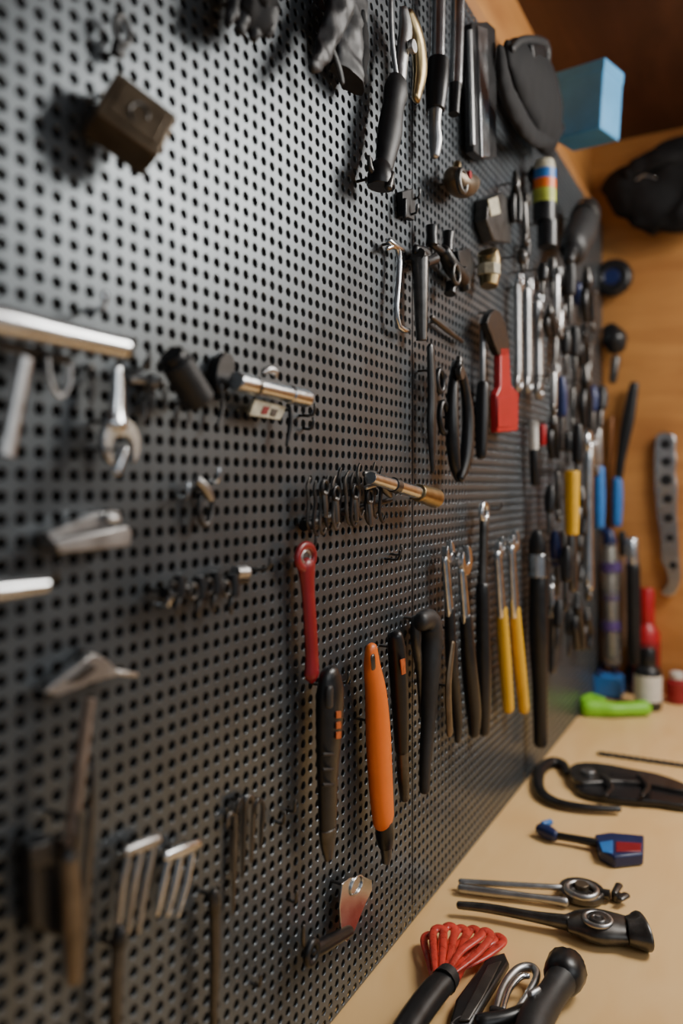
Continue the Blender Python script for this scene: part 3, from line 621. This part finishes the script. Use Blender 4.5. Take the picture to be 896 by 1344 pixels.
th.a('tip_fin',tub(Tb,[(712,1082,4),(722,1079,4)],off=.014,sm=1),BLU)
th.a('head',plate(Tb,[(780,1102),(800,1099),(845,1103),(844,1128),(806,1132),(786,1122)],.001,.018),NAV,.003)
th.a('inset',plate(Tb,[(808,1105),(841,1107),(841,1118),(808,1118)],.0185,.002),DRD,.001,label='red-brown inset')
th.a('inset',plate(Tb,[(786,1106),(804,1103),(804,1120),(790,1118)],.0185,.002),BLU,.001,label='blue inset'); th.done()
th=Th('ratchet_wrench','slim steel ratchet with round head lying on the bench','ratchet')
th.a('shaft',tub(Tb,[(604,1166,6),(650,1172,6),(700,1178,5),(742,1184,6)],off=.008),STL)
th.a('stem',tub(Tb,[(604,1157,4),(650,1160,4),(735,1165,4)],off=.012),STL)
th.a('head',disc(Tb,(763,1176),29,.002,.012,28),DST,.003)
th.a('dial',ring(Tb,(763,1168),19,4,.016),STL).a('dial_core',disc(Tb,(763,1167),9,.012,.008),BRZ,.001)
th.a('anvil',tub(Tb,[(786,1172,6),(800,1175,7)],off=.01,sm=1,rnd=False),DST); th.done()
th=Th('wing_nut','dark steel wing nut on the bench','nut')
th.a('body',disc(Tb,(809,1182),7,.001,.01,12),DST,.001)
th.a('wing',tub(Tb,[(806,1172,4),(812,1162,5)],off=.012,flat=.6,sm=1),DST).a('wing',tub(Tb,[(814,1180,4),(821,1175,5)],off=.012,flat=.6,sm=1),DST); th.done()
th=Th('ratchet_wrench','heavy dark steel ratchet wrench lying on the bench','ratchet')
th.a('shaft',tub(Tb,[(602,1188,5),(640,1192,6),(700,1203,7),(745,1211,10)],off=.014),DST)
th.a('head',tub(Tb,[(742,1212,10),(762,1213,17),(785,1216,21),(808,1219,19),(824,1221,17)],off=.014,flat=.5,seg=22,rnd=False),DST,.001)
th.a('drive_block',tub(Tb,[(822,1221,17),(832,1222,20),(842,1222,24),(846,1222,23)],off=.017,flat=.6,seg=22,rnd=False,sm=2),DST,.001)
th.a('dial',ring(Tb,(784,1207),17,3.5,.026),STL).a('dial_core',ring(Tb,(784,1207),8,3.5,.027),DST).a('dial_pin',disc(Tb,(784,1207),4,.024,.006,12),STL); th.done()
# red loops
th=Th('loop_whisk','fan of folded coral red rubber strips on black handle','strap tool')
ends=((563,1226),(575,1217),(589,1214),(604,1217),(620,1218),(636,1221),(652,1228))
for i,(ex,ey) in enumerate(ends):
    sx,sy=569+i*4.4,1284-i*2; bx=(ex-sx)*.5; o=.014+.006*(i%2)+.004*(i%3)
    th.a('strip',tub(Tb,[(sx-2,sy,3),(sx+bx*.8-5,(sy+ey)/2+2,4.6),(ex-7,ey+9,5),(ex-2,ey+2,5),(ex+5,ey+3,5),(ex+7,ey+10,5),(sx+bx*1.2+6,(sy+ey)/2+6,4.4),(sx+5,sy+2,3)],off=o,flat=.55,sm=6),CRD)
th.a('gathered_base',crumple(tub(Tb,[(600,1262,12),(592,1272,15),(582,1284,16)],off=.018,flat=.5,sm=6,seg=24),.002,90,2),CRD)
th.a('handle',tub(Tb,[(584,1286,15),(568,1303,17),(548,1330,18),(525,1366,19)],off=.026,flat=.8),BLK)
th.a('collar',tub(Tb,[(589,1280,15),(582,1289,17)],off=.026,sm=1,rnd=False),RUB); th.nopeg=True; th.done()
Th('folding_knife','black flat folding knife lying on the bench','knife')\
 .a('blade',plate(Tb,[(638,1262),(662,1254),(668,1268),(642,1310),(618,1352),(588,1352),(598,1316)],.003,.010),BLK,.003)\
 .a('scale',plate(Tb,[(640,1268),(658,1262),(634,1310),(616,1340),(602,1340)],.013,.003),DST,.001).done()
th=Th('shackle','polished steel shackle loop on the bench','shackle')
th.a('bow',tub(Tb,[(650,1328,4),(660,1296,5),(678,1274,6),(697,1270,6),(704,1282,5),(690,1308,4),(672,1334,4)],off=.018,sm=6),STL)
th.a('bow',tub(Tb,[(660,1326,3),(668,1300,3.5),(682,1283,4),(693,1281,3.5)],off=.022,sm=5),CHR)
th.a('pin',tub(Tb,[(646,1326,6),(676,1334,6)],off=.02,sm=1),DST); th.nopeg=True; th.done()
th=Th('rubber_grip','black rubber lever grip with flanged end on the bench','grip')
th.a('grip',tub(Tb,[(738,1284,20),(728,1300,18),(716,1318,19),(702,1342,22),(690,1384,23)],off=.026),RUB)
th.a('flange',tub(Tb,[(748,1266,20),(744,1270,26),(738,1282,25)],off=.026,sm=1),BLK)
th.a('clamp_band',tub(Tb,[(690,1326,9),(664,1338,11),(630,1344,12)],off=.02),BLK)
th.a('bolt',tub(Tb,[(696,1306,5),(706,1300,5)],off=.04,sm=1),STL); th.nopeg=True; th.done()
Th('pipe_collar','polished steel ring lying on the bench','ring').a('band',ring(Tb,(622,1356),30,4,.010,asp=1),STL).done()
# ---------------- lights
def area(loc,tgt,size,power,col,sy=None):
    l=bpy.data.lights.new('area_light','AREA'); l.energy=power; l.size=size; l.color=col
    if sy: l.shape='RECTANGLE'; l.size_y=sy
    o=bpy.data.objects.new('area_light',l); bpy.context.collection.objects.link(o); o.location=loc
    o.rotation_euler=(V(tgt)-V(loc)).to_track_quat('-Z','Y').to_euler(); return o
area((.85,1.5,CEIL-.04),(.1,1.0,1.3),.55,42,(1,.955,.89),1.0)
area((1.7,.5,CEIL-.1),(.0,.9,1.3),1.4,14,(.93,.97,1.0))  # added soft cool fill light, not a lamp in the room
area((1.3,1.9,1.9),(.2,2.2,1.3),.5,2.5,(1,.85,.65))
w=bpy.data.worlds.new('World'); bpy.context.scene.world=w; w.use_nodes=True
w.node_tree.nodes['Background'].inputs[0].default_value=(.80,.83,.88,1); w.node_tree.nodes['Background'].inputs[1].default_value=.2
# ---------------- camera
cam=bpy.data.cameras.new('camera'); co=bpy.data.objects.new('camera',cam); bpy.context.collection.objects.link(co)
co.location=CAM; co.rotation_euler=(math.pi/2,0,TH)
cam.sensor_fit='VERTICAL'; cam.sensor_height=36; cam.sensor_width=24; cam.lens=F*36/1344
cam.shift_y=-(672-HY)/1344; cam.clip_start=.01
cam.dof.use_dof=True; cam.dof.focus_distance=.88; cam.dof.aperture_fstop=2.0
bpy.context.scene.camera=co
